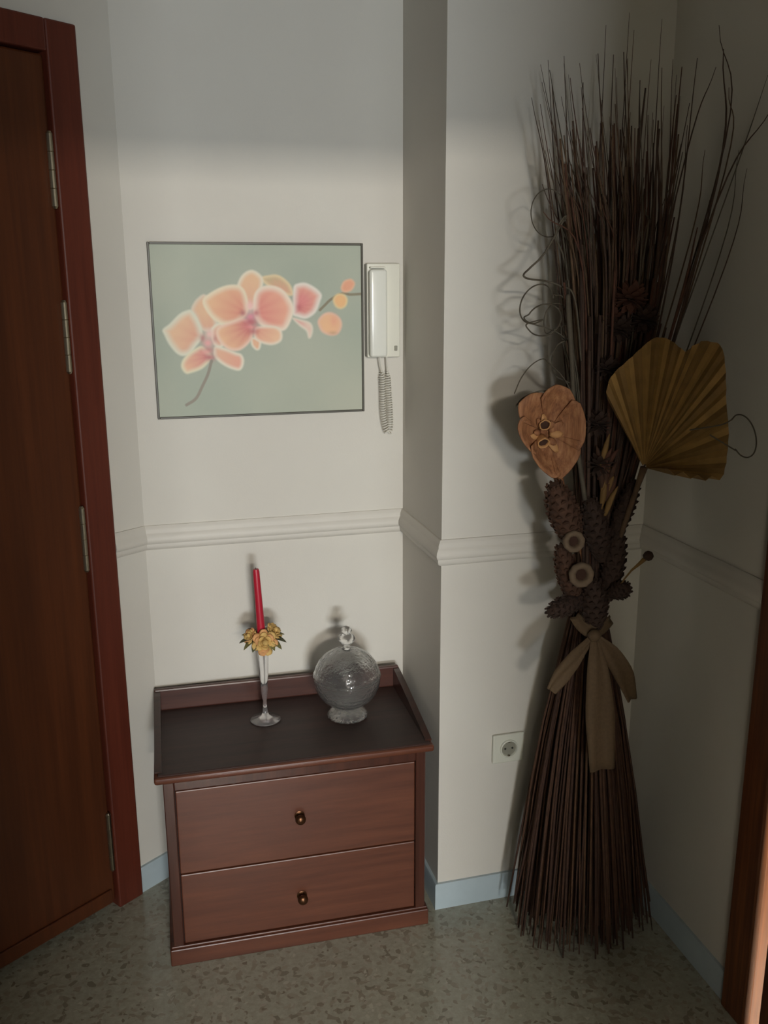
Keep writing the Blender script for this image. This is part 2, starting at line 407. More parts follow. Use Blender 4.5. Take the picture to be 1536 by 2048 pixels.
# ------------------------------------------------------------------ chest of drawers
CXL, CYF, CW, CD, CROT, CZ = -0.0224, 1.8814, 0.641, 0.3487, -0.0279, 0.4987
cc, cs = math.cos(CROT), math.sin(CROT)
def CH(u, v, z): return Vector((CXL + u*cc - v*cs, CYF + u*cs + v*cc, z))
def chest():
    c0 = CH(CW/2, CD/2, 0)
    t = thing('chest_of_drawers', c0, 'low reddish-brown wooden chest with two drawers and a raised gallery on top', 'chest of drawers')
    sm = math.radians(18)
    # carcass: sides, back, bottom, face frame
    m = MB()
    m.bbox((.016, .016, .04), (.034, CD-.006, .480), .002, 1, CH); m.bbox((CW-.034, .016, .04), (CW-.016, CD-.006, .480), .002, 1, CH)
    m.box((.034, CD-.014, .04), (CW-.034, CD-.006, .478), CH); m.box((.034, .03, .04), (CW-.034, CD-.014, .055), CH)
    m.build('carcass', 'chest_side_shaded_wood', t, smooth=sm)
    m = MB()
    m.bbox((.016, .012, .044), (.040, .03, .478), .002, 1, CH); m.bbox((CW-.040, .012, .044), (CW-.016, .03, .478), .002, 1, CH)
    m.bbox((.040, .012, .452), (CW-.040, .03, .478), .002, 1, CH)
    m.build('face_frame', 'chest_frame_shaded_wood', t, smooth=sm)
    MB().box((.038, .026, .046), (CW-.038, .032, .455), CH).build('gap_shade_panel', 'shadow_gap', t)  # dark sheet whose colour stands in for shade in the drawer gaps
    MB().bbox((.007, .007, 0), (CW-.007, CD-.004, .044), .003, 2, CH).build('plinth', 'chest_wood', t, smooth=sm)
    MB().bbox((.010, .010, .0445), (CW-.010, .030, .0505), .002, 2, CH).build('plinth_moulding', 'chest_wood', t, smooth=sm)
    for z0, z1, zk in ((.2375, .449, .348), (.052, .2345, .134)):
        d = MB()
        d.bbox((.0415, .015, z0), (CW-.0415, .028, z1), .0025, 2, CH)
        dr = d.build('drawer', 'chest_wood', t, smooth=sm)
        k = MB(); p = CH(.320, .015, zk)
        Rm = Matrix.Rotation(CROT, 3, 'Z') @ Matrix.Rotation(math.pi/2, 3, 'X')
        k.lathe([(0, 0), (.012, 0), (.012, .002), (.006, .004), (.005, .010), (.010, .014), (.0125, .019), (.011, .024), (.006, .027), (0, .0275)], p, 20, Rm)
        k.build('knob', 'knob_brass', dr, smooth=math.radians(60))['label'] = 'small turned knob'
    m = MB().bbox((-.002, -.002, .478), (CW+.002, CD, CZ-.0035), .006, 3, CH)
    m.build('top_edge', 'chest_wood', t, smooth=sm)
    MB().bbox((.006, .006, CZ-.006), (CW-.006, CD-.002, CZ), .002, 1, CH).build('top_panel', 'chest_top_wood', t, smooth=sm)
    MB().bbox((.0, CD-.016, CZ-.001), (CW, CD, .556), .004, 2, CH).build('back_gallery', 'chest_rim_wood', t, smooth=sm)
    for u0, u1 in ((.0, .016), (CW-.016, CW)):
        m = MB(); R = []
        for i in range(13):
            f = i/12; v = .018 + (CD-.032-.0)*f
            h = CZ + .003 + .050*min(1, f*1.05)**0.9
            R.append((v, h))
        rows = []
        for u in (u0, u1): rows.append([CH(u, v, h) for v, h in R])
        b = len(m.v)
        for u in (u0, u1):
            for v, h in R: m.v += [tuple(CH(u, v, CZ-.001)), tuple(CH(u, v, h))]
        k = len(R)*2
        for i in range(len(R)-1):
            q = 2*i
            m.f += [(q, q+1, q+3, q+2), (k+q, k+q+2, k+q+3, k+q+1), (q+1, k+q+1, k+q+3, q+3)]
        m.f += [(0, k, k+1, 1), (k-2, k-1, 2*k-1, 2*k-2)]
        m.build('side_gallery', 'chest_side_shaded_wood', t)
chest()

# ------------------------------------------------------------------ candlestick, candle, ring of flowers
def candle_set():
    bx, by = 0.252, 2.092
    t = thing('candlestick', (bx, by, CZ), 'tall slender glass candlestick standing on the chest top', 'candlestick')
    z = CZ+.0004
    prof = [(0, z), (.036, z), (.038, z+.0015), (.037, z+.003), (.022, z+.0065), (.010, z+.013), (.0065, z+.022), (.0052, z+.034)]
    MB().lathe(prof + [(0, z+.034)], (bx, by, 0), 36).build('foot', 'frosted_glass', t, smooth=True)
    MB().lathe([(0, z+.0345), (.0052, z+.0345), (.0050, z+.05), (.0068, z+.065), (.0085, z+.078), (.0088, z+.09), (.0075, z+.098), (0, z+.0985)], (bx, by, 0), 24).build('stem', 'clear_glass', t, smooth=True)
    MB().lathe([(0, z+.099), (.0088, z+.099), (.0105, z+.12), (.0122, z+.15), (.0138, z+.178), (.017, z+.196), (.0195, z+.206), (.019, z+.208), (.0145, z+.198), (.0115, z+.188), (.0105, z+.184), (0, z+.184)],
               (bx, by, 0), 28).build('cup', 'clear_glass', t, smooth=True)
    base = Vector((bx+.0, by, z+.1845)); top = Vector((bx-.009, by, 0.893)); 
    c = MB(); c.tube([base + (top-base)*f for f in (0, .02, .3, .6, .97, 1)], [.0095, .0105, .0100, .0090, .0080, .0066], 20)
    cdl = thing('candle', base, 'slightly leaning tapered red candle in the glass candlestick', 'candle')
    c.build('wax', 'candle_wax', cdl, smooth=math.radians(50))
    MB().tube([top, top+Vector((-.0005, 0, .004))], [.0010, .0007], 6).build('wick', 'wick', cdl)
    # wreath
    zc = 0.7265
    r = thing('candle_ring', (bx, by, zc-.02), 'ring of yellow artificial flowers and green leaves around the red candle', 'flower ring')
    m = MB(); n = 28
    ring = [Vector((bx+.0205*math.cos(2*math.pi*i/n), by+.0205*math.sin(2*math.pi*i/n), zc-.012)) for i in range(n+1)]
    m.tube(ring, .0065, 8, cap=False); m.build('wire_ring', 'ring_brown', r, smooth=True)
    def leafm(ang, r0, ln, wd, rise, droop, mat):
        d = Vector((math.cos(ang), math.sin(ang), 0)); sd = Vector((-d.y, d.x, 0)); rows = []
        for i in range(9):
            f = i/8; ww = wd*math.sin(math.pi*min(1, f*.95+.05))**.8
            c = Vector((bx, by, zc-.010)) + d*(r0+ln*f) + Vector((0, 0, rise*f - droop*f*f))
            rows.append([c + sd*ww*k + Vector((0, 0, abs(k)*ww*.35)) for k in (-1, -.5, 0, .5, 1)])
        MB().grid(rows, .0008).build('leaf', mat, r, smooth=True)
    for a, ln, wd, ri, dr, mt in ((185, .044, .011, .006, .012, 'leaf_dark'), (205, .040, .010, .004, .022, 'leaf_green'), (340, .046, .012, .004, .014, 'leaf_dark'), (318, .042, .011, -.004, .016, 'leaf_green'),
                                  (5, .042, .012, .012, .010, 'leaf_green'), (30, .036, .010, .022, .008, 'leaf_green'), (60, .034, .010, .020, .01, 'leaf_dark'), (95, .032, .010, .020, .010, 'leaf_dark'),
                                  (130, .034, .010, .022, .008, 'ring_brown'), (160, .038, .010, .016, .010, 'leaf_green'), (300, .034, .010, -.008, .012, 'leaf_green'), (232, .034, .010, -.004, .016, 'leaf_dark')):
        leafm(math.radians(a), .014, ln, wd, ri, dr, mt)
    def rose(c, R, axis, mats):
        ax = Vector(axis).normalized(); q = ax.to_track_quat('Z', 'Y').to_matrix()
        fl = None; rnd = random.Random(int(c[0]*1e4)+int(c[2]*1e4))
        core = MB(); core.lathe([(0, .55*R), (.16*R, .5*R), (.24*R, .3*R), (.2*R, 0), (0, -.1*R)], c, 10, q)
        fl = core.build('flower', mats[0], r, smooth=True)
        for lay, (rr, h, cnt, op) in enumerate(((.30, .50, 4, .25), (.52, .48, 5, .45), (.75, .40, 6, .72), (.98, .26, 7, .95))):
            for i in range(cnt):
                a = 2*math.pi*(i/cnt + .13*lay) + rnd.uniform(-.15, .15); rows = []
                for j in range(6):
                    f = j/5; rad = R*(.10 + (rr-.10)*f**.8); zz = R*(h*f*(1.35-.5*f) - .1)
                    hw = .62*2*math.pi/cnt*math.sin(math.pi*min(1, .22+f*.72))**.6
                    rows.append([Vector(c) + q @ Vector((rad*math.cos(a+k*hw), rad*math.sin(a+k*hw), zz - .10*R*abs(k)**2 + .05*R*math.sin(7*k+a*3)*f)) for k in (-1, -.5, 0, .5, 1)])
                MB().grid(rows, .0005).build('petal', mats[(lay+i) % 2 if lay > 1 else 0], fl, smooth=True)
    rose((bx+.002, by-.026, zc-.012), .033, (.05, -1, .35), ('petal_yellow', 'petal_orange'))
    rose((bx+.030, by+.004, zc+.004), .024, (.6, -.4, .7), ('petal_yellow', 'petal_yellow'))
    rose((bx-.030, by-.004, zc+.000), .021, (-.7, -.5, .5), ('petal_yellow', 'petal_orange'))
candle_set()

# ------------------------------------------------------------------ lidded glass jar
def jar():
    bx, by, z = 0.4545, 2.060, CZ+.0004
    t = thing('glass_jar', (bx, by, CZ), 'round clear cut-glass candy jar with a knobbed lid on the chest', 'jar')
    def rib(a, zz): return 1 + .012*math.sin(24*a)
    MB().lathe([(0, z+.006), (.030, z+.004), (.044, z), (.049, z+.001), (.050, z+.005), (.047, z+.012), (.038, z+.019), (.031, z+.024), (0, z+.026)], (bx, by, 0), 96, None,
               lambda a, zz: 1 + .02*math.sin(20*a)).build('foot', 'cut_glass', t, smooth=True)
    cz, R, zs = z+.103, .083, 1.0
    out, inn = [], []
    zr = cz+.004
    for i in range(25):
        a = -math.radians(68) + (math.asin((zr-cz)/R)+math.radians(68))*i/24
        out.append((R*math.cos(a)*(1+.006*math.sin(i*1.9)), cz+R*.96*math.sin(a)))
        inn.append(((R-.0042)*math.cos(a), cz+(R-.0042)*.96*math.sin(a)+.001))
    prof = [(0, z+.0262), (.026, z+.0262)] + out + [(R-.0015, zr+.0005)] + inn[::-1] + [(.02, z+.0335), (0, z+.033)]
    MB().lathe(prof, (bx, by, 0), 96, None, lambda a, zz: 1+.004*math.sin(30*a+zz*500)).build('bowl', 'cut_glass', t, smooth=True)
    zr2 = zr+.001
    out, inn = [(R*1.012, zr2), (R*1.02, zr2+.003), (R*1.01, zr2+.006)], []
    for i in range(1, 22):
        a = math.asin((zr2-cz)/R)+.07 + (math.radians(76)-.07-math.asin((zr2-cz)/R))*i/21
        out.append((R*math.cos(a)*(1+.006*math.sin(i*1.9)), cz+R*.94*math.sin(a)))
    for r_, h in out[::-1]: inn.append((max(.001, r_-.004), h-.0022 if h > zr2+.01 else h+.0002))
    prof = out + [(0, out[-1][1]+.001), (0, inn[0][1])] + inn
    ld = MB().lathe(prof, (bx, by, 0), 96, None, lambda a, zz: 1+.004*math.sin(30*a+zz*500)).build('lid', 'cut_glass', t, smooth=True)
    zk = out[-1][1]+.0015
    MB().lathe([(0, zk), (.010, zk), (.009, zk+.004), (.0075, zk+.009), (.013, zk+.014), (.0205, zk+.022), (.0225, zk+.028), (.019, zk+.034), (.010, zk+.038), (.0085, zk+.041),
                (.0125, zk+.044), (.014, zk+.048), (.012, zk+.053), (.006, zk+.058), (0, zk+.059)], (bx, by, 0), 40).build('knob', 'cut_glass', ld, smooth=True)
jar()

# ------------------------------------------------------------------ framed orchid picture
def paint(px, py):
    """colours of the print; px, py: arrays of picture positions. Linear RGB."""
    lin = lambda c: np.array(srgb(*c)[:3])
    n1 = np.sin(px*.031+1.3)*np.cos(py*.027+.4); n2 = np.sin(px*.013-py*.017)
    bg = lin((168, 173, 156)); bg2 = lin((158, 166, 150)); bg3 = lin((176, 176, 158))
    f = np.clip(.5+.35*n1+.25*n2, 0, 1)[..., None]
    img = bg2*(1-f) + bg*f
    g = np.clip((px-480)/260, 0, 1)[..., None]*np.clip((py-640)/180, 0, 1)[..., None]
    img = img*(1-.7*g) + bg3*.7*g
    def poly(pts, n=64):
        P = [Vector((x, y, 0)) for x, y in pts]; k = len(P); out = []
        for i in range(k):
            a, b, c, d = P[i-1], P[i], P[(i+1) % k], P[(i+2) % k]
            for j in range(5):
                t = j/5; q = .5*((2*b)+(c-a)*t+(2*a-5*b+4*c-d)*t*t+(3*b-a-3*c+d)*t**3); out.append((q.x, q.y))
        return np.array(out)
    def sd(P, X, Y):
        d = np.full(X.shape, 1e9); ins = np.zeros(X.shape, bool); n = len(P)
        for i in range(n):
            x0, y0 = P[i]; x1, y1 = P[(i+1) % n]; ex, ey = x1-x0, y1-y0
            t = np.clip(((X-x0)*ex+(Y-y0)*ey)/(ex*ex+ey*ey+1e-9), 0, 1)
            d = np.minimum(d, (X-x0-t*ex)**2+(Y-y0-t*ey)**2)
            if y0 != y1:
                c = ((Y < y0) != (Y < y1)) & (X < x0+(Y-y0)*ex/ey); ins ^= c
        d = np.sqrt(d); return np.where(ins, -d, d)
    def petal(pts, base, edge, outer, inner, rad, ew=7, soft=4.5):
        nonlocal img
        P = poly(pts); lo, hi = P.min(0)-6, P.max(0)+6
        sel = (px > lo[0]) & (px < hi[0]) & (py > lo[1]) & (py < hi[1])
        X, Y = px[sel], py[sel]; s = sd(P, X, Y)
        a = np.clip(.5 - s/soft, 0, 1)[:, None]
        e = np.clip(-s/(ew*1.7), 0, 1)[:, None]; e = e*e*(3-2*e)
        r = np.clip(np.hypot(X-base[0], Y-base[1])/rad, 0, 1)[:, None]
        ang = np.arctan2(Y-base[1], X-base[0])[:, None]
        r = np.clip(r + .05*np.sin(ang*17), 0, 1)
        c = lin(inner)*(1-r) + lin(outer)*r
        c = lin(edge)*(1-e) + c*e
        img[sel] = img[sel]*(1-a) + c*a
    def blob(x, y, rx, ry, col, al=1.0):
        nonlocal img
        q = ((px-x)/rx)**2 + ((py-y)/ry)**2; a = (al*np.exp(-q*1.1))[..., None]; img = img*(1-a) + lin(col)*a
    def stroke(pts, wd, col):
        nonlocal img
        Q = spline([Vector((x, y, 0)) for x, y in pts], 24); d = np.full(px.shape, 1e9)
        for a, b in zip(Q[:-1], Q[1:]):
            ex, ey = b.x-a.x, b.y-a.y
            t = np.clip(((px-a.x)*ex+(py-a.y)*ey)/(ex*ex+ey*ey), 0, 1); d = np.minimum(d, np.hypot(px-a.x-t*ex, py-a.y-t*ey))
        al = np.clip(1-(d-wd*.5)/2.0, 0, 1)[..., None]; img = img*(1-al) + lin(col)*al
    z3 = lambda L: [(310+x/6.829, 520+y/6.829) for x, y in L]
    W, PE = (226, 218, 198), (226, 176, 140)
    stroke([(640, 620), (650, 610), (663, 598), (685, 587), (700, 589), (722, 588)], 3.2, (128, 120, 96))
    # single flower on the left
    c1 = (420, 684)
    petal(z3([(490,690),(520,600),(580,520),(680,470),(780,600),(850,850),(820,960),(640,960),(540,780)]), c1, (214,200,180), (224,182,146), (214,152,132), 60)
    petal(z3([(760,960),(860,860),(960,900),(980,1080),(900,1200),(800,1150)]), c1, W, PE, (214,150,134), 40)
    petal(z3([(105,950),(200,870),(330,740),(430,690),(500,690),(580,800),(640,950),(650,1060),(560,1180),(480,1280),(380,1310),(290,1270),(190,1150),(130,1030)]), c1, (216,214,194), (226,184,148), (210,140,124), 74, 10)
    petal(z3([(820,1180),(950,1200),(1100,1260),(1180,1290),(1215,1370),(1195,1470),(1130,1510),(980,1460),(850,1370),(800,1290)]), (428,700), W, (226,160,138), (224,178,146), 62, 6)
    petal(z3([(370,1380),(440,1290),(550,1210),(650,1180),(760,1290),(770,1350),(650,1480),(500,1540),(420,1550),(360,1470)]), (420,712), (222,214,184), (228,180,146), (208,126,124), 58, 7)
    blob(405,676,6,9,(176,104,100),.8); blob(430,677,5,8,(190,124,116),.7); blob(417,700,12,8,(192,112,112),.7)
    blob(419,668,9,10,(234,190,180),.95); blob(416,686,10,9,(230,160,160),.9); blob(420,715,11,8,(182,98,104),.85); blob(412,704,10,4,(232,160,156),.6)
    stroke([(423,722), (416,748), (405,772), (392,797), (373,810)], 4.0, (140,132,118))
    # side-on flower on the right
    petal([(521,557),(540,550),(556,550),(571,559),(582,572),(586,590),(568,590),(545,580)], (560,590), (222,200,158), (196,172,132), (222,158,134), 40, 6)
    petal([(587,575),(596,567),(612,566),(631,576),(643,589),(640,604),(631,625),(613,637),(596,634),(585,628),(586,607)], (594,612), (226,218,206), (226,160,140), (206,112,112), 44, 9)
    petal([(585,636),(602,639),(620,645),(626,657),(623,673),(617,676),(612,662),(598,651)], (590,636), (222,210,192), (226,196,178), (214,142,136), 30, 4)
    blob(598,614,6,7,(184,92,96),.7); blob(606,600,16,14,(224,130,132),.5)
    # large flower in the middle
    c2 = (500, 628)
    petal([(503,675),(521,680),(520,697),(512,700),(503,690)], c2, W, PE, PE, 60, 4)
    petal([(474,573),(485,549),(505,540),(525,555),(524,580),(512,613),(494,617),(482,596)], c2, (226,216,194), (228,186,146), (222,168,142), 80, 7)
    petal([(405,602),(423,584),(452,571),(478,571),(492,587),(497,620),(484,640),(462,650),(441,648),(419,631)], c2, (230,216,188), (230,182,142), (216,132,116), 84, 9)
    petal([(511,584),(532,571),(562,577),(583,602),(587,624),(576,653),(562,662),(532,657),(512,640),(506,613)], c2, (232,216,196), (232,170,142), (216,122,116), 84, 10)
    petal([(511,655),(547,652),(563,662),(562,682),(540,690),(511,679)], (508,655), (230,216,196), (232,186,150), (220,150,130), 50, 5)
    petal([(434,657),(460,644),(489,637),(505,655),(503,679),(481,700),(456,699),(436,679)], (502,652), (232,200,180), (232,184,144), (206,118,112), 66, 6)
    blob(486,626,7,7,(176,92,92),.8); blob(512,626,7,7,(186,92,96),.8); blob(498,650,18,14,(206,112,116),.6)
    blob(500,612,8,11,(238,190,184),.95); blob(501,634,10,9,(220,136,152),.95); blob(501,644,13,7,(184,82,94),.8); blob(506,663,11,8,(180,82,88),.75); blob(502,654,12,3,(226,140,140),.6)
    # buds
    petal([(636,640),(648,627),(664,625),(680,636),(684,652),(676,668),(660,671),(644,664),(637,652)], (656,652), (226,184,160), (228,178,138), (232,182,136), 26, 5)
    blob(668,642,8,12,(226,152,128),.6); blob(666,666,9,4,(170,130,100),.5)
    petal([(666,598),(674,588),(687,588),(695,598),(692,612),(681,618),(670,612)], (681,602), (224,198,146), (228,178,124), (232,180,122), 16, 4)
    petal([(682,574),(688,562),(702,558),(710,567),(704,580),(692,585),(684,582)], (697,571), (226,176,142), (222,156,122), (224,158,126), 16, 4)
    return np.clip(img*1.06 + .02, 0, 1)
def picture():
    x0, x1, z0, z1 = 0.0405, 0.5465, 1.2425, 1.6485; yf = D-.019
    t = thing('picture', ((x0+x1)/2, D-.01, z0), 'framed picture of peach and pink orchids on a grey-green ground above the chest', 'picture')
    m = MB(); b = .0052; y0, y1 = D-.023, D-.0005
    m.bbox((x0, y0, z0), (x0+b, y1, z1), .001, 1); m.bbox((x1-b, y0, z0), (x1, y1, z1), .001, 1)
    m.bbox((x0+b, y0, z0), (x1-b, y1, z0+b), .001, 1); m.bbox((x0+b, y0, z1-b), (x1-b, y1, z1), .001, 1)
    m.build('frame', 'picture_frame', t)
    MB().box((x0+b, D-.016, z0+b), (x1-b, D-.001, z1-b)).build('backing_board', 'ring_brown', t)
    nx, nz = 380, 300
    xs = np.linspace(x0+b*.8, x1-b*.8, nx); zs = np.linspace(z0+b*.8, z1-b*.8, nz)
    X, Z = np.meshgrid(xs, zs); Y = np.full_like(X, yf)
    co = np.stack([X, Y, Z], -1).reshape(-1, 3)
    i = np.arange(nz-1)[:, None]*nx + np.arange(nx-1)[None, :]
    F = np.stack([i, i+1, i+nx+1, i+nx], -1).reshape(-1, 4)
    me = bpy.data.meshes.new('print'); me.from_pydata(co.tolist(), [], F.tolist()); me.update()
    f, r, u = (np.array(q) for q in (CF, CR, CU)); v = co - np.array((0, 0, CAM_H)); d = v@f
    px = 768+F_PX*(v@r)/d; py = 1024-F_PX*(v@u)/d
    rgb = paint(px, py)
    ca = me.color_attributes.new('print', 'FLOAT_COLOR', 'POINT')
    ca.data.foreach_set('color', np.concatenate([rgb, np.ones((len(rgb), 1))], 1).astype(np.float32).ravel())
    me.materials.append(M['orchid_print'])
    o = bpy.data.objects.new('print', me); COL.objects.link(o); o.parent = t
    o.matrix_parent_inverse = Matrix.Translation(-ROOT[t.name])
picture()

# ------------------------------------------------------------------ door-entry telephone
def intercom():
    x0, x1, z0, z1 = 0.5535, 0.638, 1.376, 1.602
    t = thing('intercom_phone', (.596, D, z0), 'white door-entry telephone on the wall right beside the orchid picture', 'intercom')
    MB().bbox((x0, D-.030, z0), (x1, D-.0005, z1), .004, 3).build('base', 'plastic_base', t, smooth=math.radians(18))
    m = MB(); rows = []
    hx0, hx1 = x0+.002, x0+.046
    m.bbox((hx0, D-.054, z0+.002), (hx1, D-.0305, z1-.014), .008, 4); h = m.build('handset', 'plastic_white', t, smooth=math.radians(18))
    MB().bbox((hx0+.003, D-.046, z1-.012), (hx1-.003, D-.0305, z1-.008), .0015, 1).build('hook', 'plastic_base', t)
    MB().bbox((.622, D-.032, 1.392), (.630, D-.0295, 1.404), .001, 1).build('button', 'plastic_mark', t)
    # coiled cord hanging in a narrow loop
    path = spline([(.582, D-.040, z0+.003), (.586, D-.034, 1.355), (.592, D-.026, 1.330), (.594, D-.022, 1.29), (.595, D-.020, 1.24), (.601, D-.020, 1.20), (.608, D-.020, 1.186), (.613, D-.020, 1.20),
                   (.613, D-.020, 1.24), (.609, D-.022, 1.29), (.606, D-.026, 1.335), (.604, D-.028, 1.36), (.603, D-.028, z0+.003)], 700)
    L = [0.0]
    for a, b in zip(path[:-1], path[1:]): L.append(L[-1]+(b-a).length)
    pts = []
    for i, p in enumerate(path):
        tg = (path[min(i+1, len(path)-1)]-path[max(i-1, 0)]).normalized(); a = tg.cross(Vector((0, 1, 0))).normalized(); b = tg.cross(a)
        e = min(1, max(0, (min(L[i], L[-1]-L[i])-.035)/.02)); ph = 2*math.pi*L[i]/.0062
        pts.append(p + (a*math.cos(ph)+b*math.sin(ph))*.0070*e)
    MB().tube(pts, .0017, 6).build('coiled_cord', 'cord_grey', t, smooth=True)
intercom()

# ------------------------------------------------------------------ wall socket
def socket():
    x0, x1, z0, z1 = 0.791, 0.874, 0.3895, 0.4665; cx, cz = .845, .4285; cx = (x0+x1)/2+.012
    t = thing('wall_socket', ((x0+x1)/2, YP, z0), 'square off-white wall socket on the pillar beside the dried flowers', 'socket')
    MB().bbox((x0, YP-.010, z0), (x1, YP-.0005, z1), .003, 2).build('cover_plate', 'socket_white', t, smooth=math.radians(18))
    cx = (x0+x1)/2; Rm = Matrix.Rotation(math.pi/2, 3, 'X')
    MB().lathe([(.0235, 0), (.0235, .004), (.0225, .005), (.0205, .005), (.0195, .003), (.0190, -.0005)], (cx, YP-.010, cz), 40, Rm).build('rim', 'socket_white', t, smooth=math.radians(50))
    MB().lathe([(0, .0004), (.0188, .0004)], (cx, YP-.010, cz), 32, Rm).build('well', 'plastic_mark', t)
    for s in (-1, 1):
        MB().lathe([(0, .0012), (.0027, .0012), (.0027, .0004)], (cx+s*.0095, YP-.010, cz), 12, Rm).build('pin_hole', 'socket_hole', t)
        MB().bbox((cx-.003, YP-.0145, cz+s*.0185-.0015), (cx+.003, YP-.010, cz+s*.0185+.0015), .0005, 1).build('earth_clip', 'steel', t)
socket()

# ------------------------------------------------------------------ tall dried-flower arrangement in the corner
def bouquet():
    rnd = random.Random(11)
    BX, BY = 0.985, 1.775
    t = thing('dried_flower_arrangement', (BX, BY, 0), 'tall sheaf of dried stalks, palm leaf and pods tied with ribbon in the corner', 'dried flowers')
    TIE = Vector((.951, 1.765, .825))
    # broom-like foot of straw
    mats = ['straw_dark', 'straw_dark', 'straw_mid', 'straw_mid', 'straw_light']
    N = 290
    for i in range(N):
        a = 2*math.pi*i*0.61803; rr = math.sqrt((i+.5)/N)
        rr2 = rr*rnd.uniform(.93, 1.06)
        top = TIE + Vector((math.cos(a)*rr*.036, math.sin(a)*rr*.030, rnd.uniform(-.02, .05)))
        fx = BX + math.cos(a)*rr2*(.188 if math.cos(a) < 0 else .165); fy = BY + math.sin(a)*rr2*(.132 if math.sin(a) < 0 else .118)
        fz = .004 + (rnd.random()**2)*.07
        foot = Vector((min(fx, 1.150), min(fy, 1.905), fz))
        mid = top.lerp(foot, .45) + Vector((math.cos(a)*rr*.018, math.sin(a)*rr*.012, 0)) + Vector((rnd.uniform(-.006, .006), rnd.uniform(-.006, .006), 0))
        if i % 9 == 0 and rr > .55:
            foot += Vector((math.cos(a)*.02, math.sin(a)*.015, .03)); foot.x = min(foot.x, 1.152); foot.y = min(foot.y, 1.908)
        pts = spline([top, mid, foot], 6); r0 = rnd.uniform(.0022, .0042)
        MB().tube(pts, [r0*.8, r0, r0, r0, r0*.9, r0*.6], 5).build('straw_stem', rnd.choice(mats), t, smooth=True)
    # tall stalks and grasses above the tie
    def cap(px, py, y):
        p = at_y(px, py, y)
        if p.x > 1.150:
            d = ray(px, py); y = 1.150*d.y/d.x; p = at_y(px, py, y)
        return p
    def stalk(px, py, y, r=.0022, mat='stalk_dark', bow=0.0, base=None, tipr=.25, midpx=None):
        tip = cap(px, py, y)
        b = base or TIE + Vector((rnd.uniform(-.028, .028), rnd.uniform(-.02, .02), rnd.uniform(-.03, .03)))
        if midpx: mid = cap(midpx[0], midpx[1], (y+b.y)/2)
        else: mid = b.lerp(tip, .5) + Vector((bow, 0, 0))
        k = 16; pts = spline([b, mid, tip], k)
        MB().tube(pts, [r*(1-(1-tipr)*(i/(k-1))**1.5) for i in range(k)], 5).build('grass_stalk', mat, t, smooth=True)
    named = [(1063,195,1.80,.0020,'stalk_dark',(1105,450)), (1078,240,1.80,.0020,'stalk_mid',(1115,500)), (1096,120,1.82,.0018,'stalk_dark',(1120,480)), (1104,170,1.78,.0030,'stalk_dark',(1130,500)),
             (1128,112,1.83,.0020,'stalk_dark',(1140,480)), (1133,250,1.76,.0034,'stalk_dark',(1150,560)), (1166,165,1.80,.0034,'stalk_dark',(1165,520)), (1152,240,1.8,.0026,'stalk_mid',(1160,560)),
             (1212,50,1.84,.0018,'stalk_dark',(1195,480)), (1204,200,1.80,.0024,'stalk_dark',(1190,520)), (1222,240,1.76,.0048,'stalk_dark',(1215,560)), (1259,25,1.84,.0018,'stalk_dark',(1230,480)),
             (1268,60,1.83,.0020,'stalk_mid',(1240,480)), (1250,230,1.80,.0030,'stalk_dark',(1230,540)), (1291,176,1.72,.0066,'stalk_dark',(1255,500)), (1315,272,1.70,.0062,'stalk_dark',(1310,560)),
             (1324,38,1.80,.0018,'stalk_dark',(1290,460)), (1346,118,1.76,.0020,'stalk_dark',(1320,480)), (1340,300,1.72,.0034,'stalk_dark',(1310,560)), (1438,50,1.66,.0022,'stalk_dark',(1440,330)),
             (1432,134,1.68,.0022,'stalk_dark',(1360,360)), (1447,98,1.62,.0034,'stalk_dark',(1425,400)), (1458,175,1.62,.0022,'stalk_mid',(1440,380)), (1536,150,1.60,.0018,'vine',(1450,400)),
             (1545,215,1.58,.0026,'stalk_dark',(1420,440)), (1494,337,1.56,.0018,'stalk_dark',(1440,560)), (1478,300,1.58,.0018,'vine',(1430,540)), (1420,400,1.62,.0040,'stalk_dark',(1370,600)),
             (1395,455,1.64,.0046,'stalk_red',(1350,640)), (1410,300,1.66,.0022,'stalk_mid',(1370,520)), (1375,250,1.70,.0022,'stalk_dark',(1345,500))]
    for px, py, y, r, mt, mp in named: stalk(px, py, y, r, mt, midpx=mp)
    for i in range(95):
        u = rnd.random()
        px = 1085 + 290*u + rnd.gauss(0, 8); py = rnd.uniform(90, 420) + 40*abs(u-.45)
        mx = 1150 + 175*u + rnd.gauss(0, 10)
        stalk(px, py, rnd.uniform(1.66, 1.85), rnd.choice((.0014, .0018, .0022, .0028, .0036)), rnd.choice(('stalk_dark', 'stalk_dark', 'stalk_mid', 'stalk_red', 'vine')), midpx=(mx, 560+rnd.uniform(-40, 40)))
    for i in range(60):
        u = rnd.random(); px = 1118+235*u+rnd.gauss(0, 6); py = rnd.uniform(240, 470)
        stalk(px, py, rnd.uniform(1.68, 1.84), rnd.uniform(.0022, .0042), rnd.choice(('stalk_dark', 'stalk_red', 'stalk_mid')), tipr=.5, midpx=(1150+165*u, 640+rnd.uniform(-30, 30)))
    for i in range(70):
        u = rnd.random(); px = 1150+180*u+rnd.gauss(0, 6); py = rnd.uniform(470, 760)
        stalk(px, py, rnd.uniform(1.68, 1.84), rnd.uniform(.003, .0055), rnd.choice(('stalk_dark', 'stalk_red', 'stalk_dark', 'cone_dark')), tipr=.7, midpx=(1160+100*u, 960+rnd.uniform(-30, 30)))
    # curly vines
    def vine(pxs, y, r=.0014, n=None):
        P = [cap(a, b, y + .012*math.sin(i*1.7)) for i, (a, b) in enumerate(pxs)]
        MB().tube(spline(P, n or len(P)*7), r, 5).build('curly_vine', 'vine', t, smooth=True)
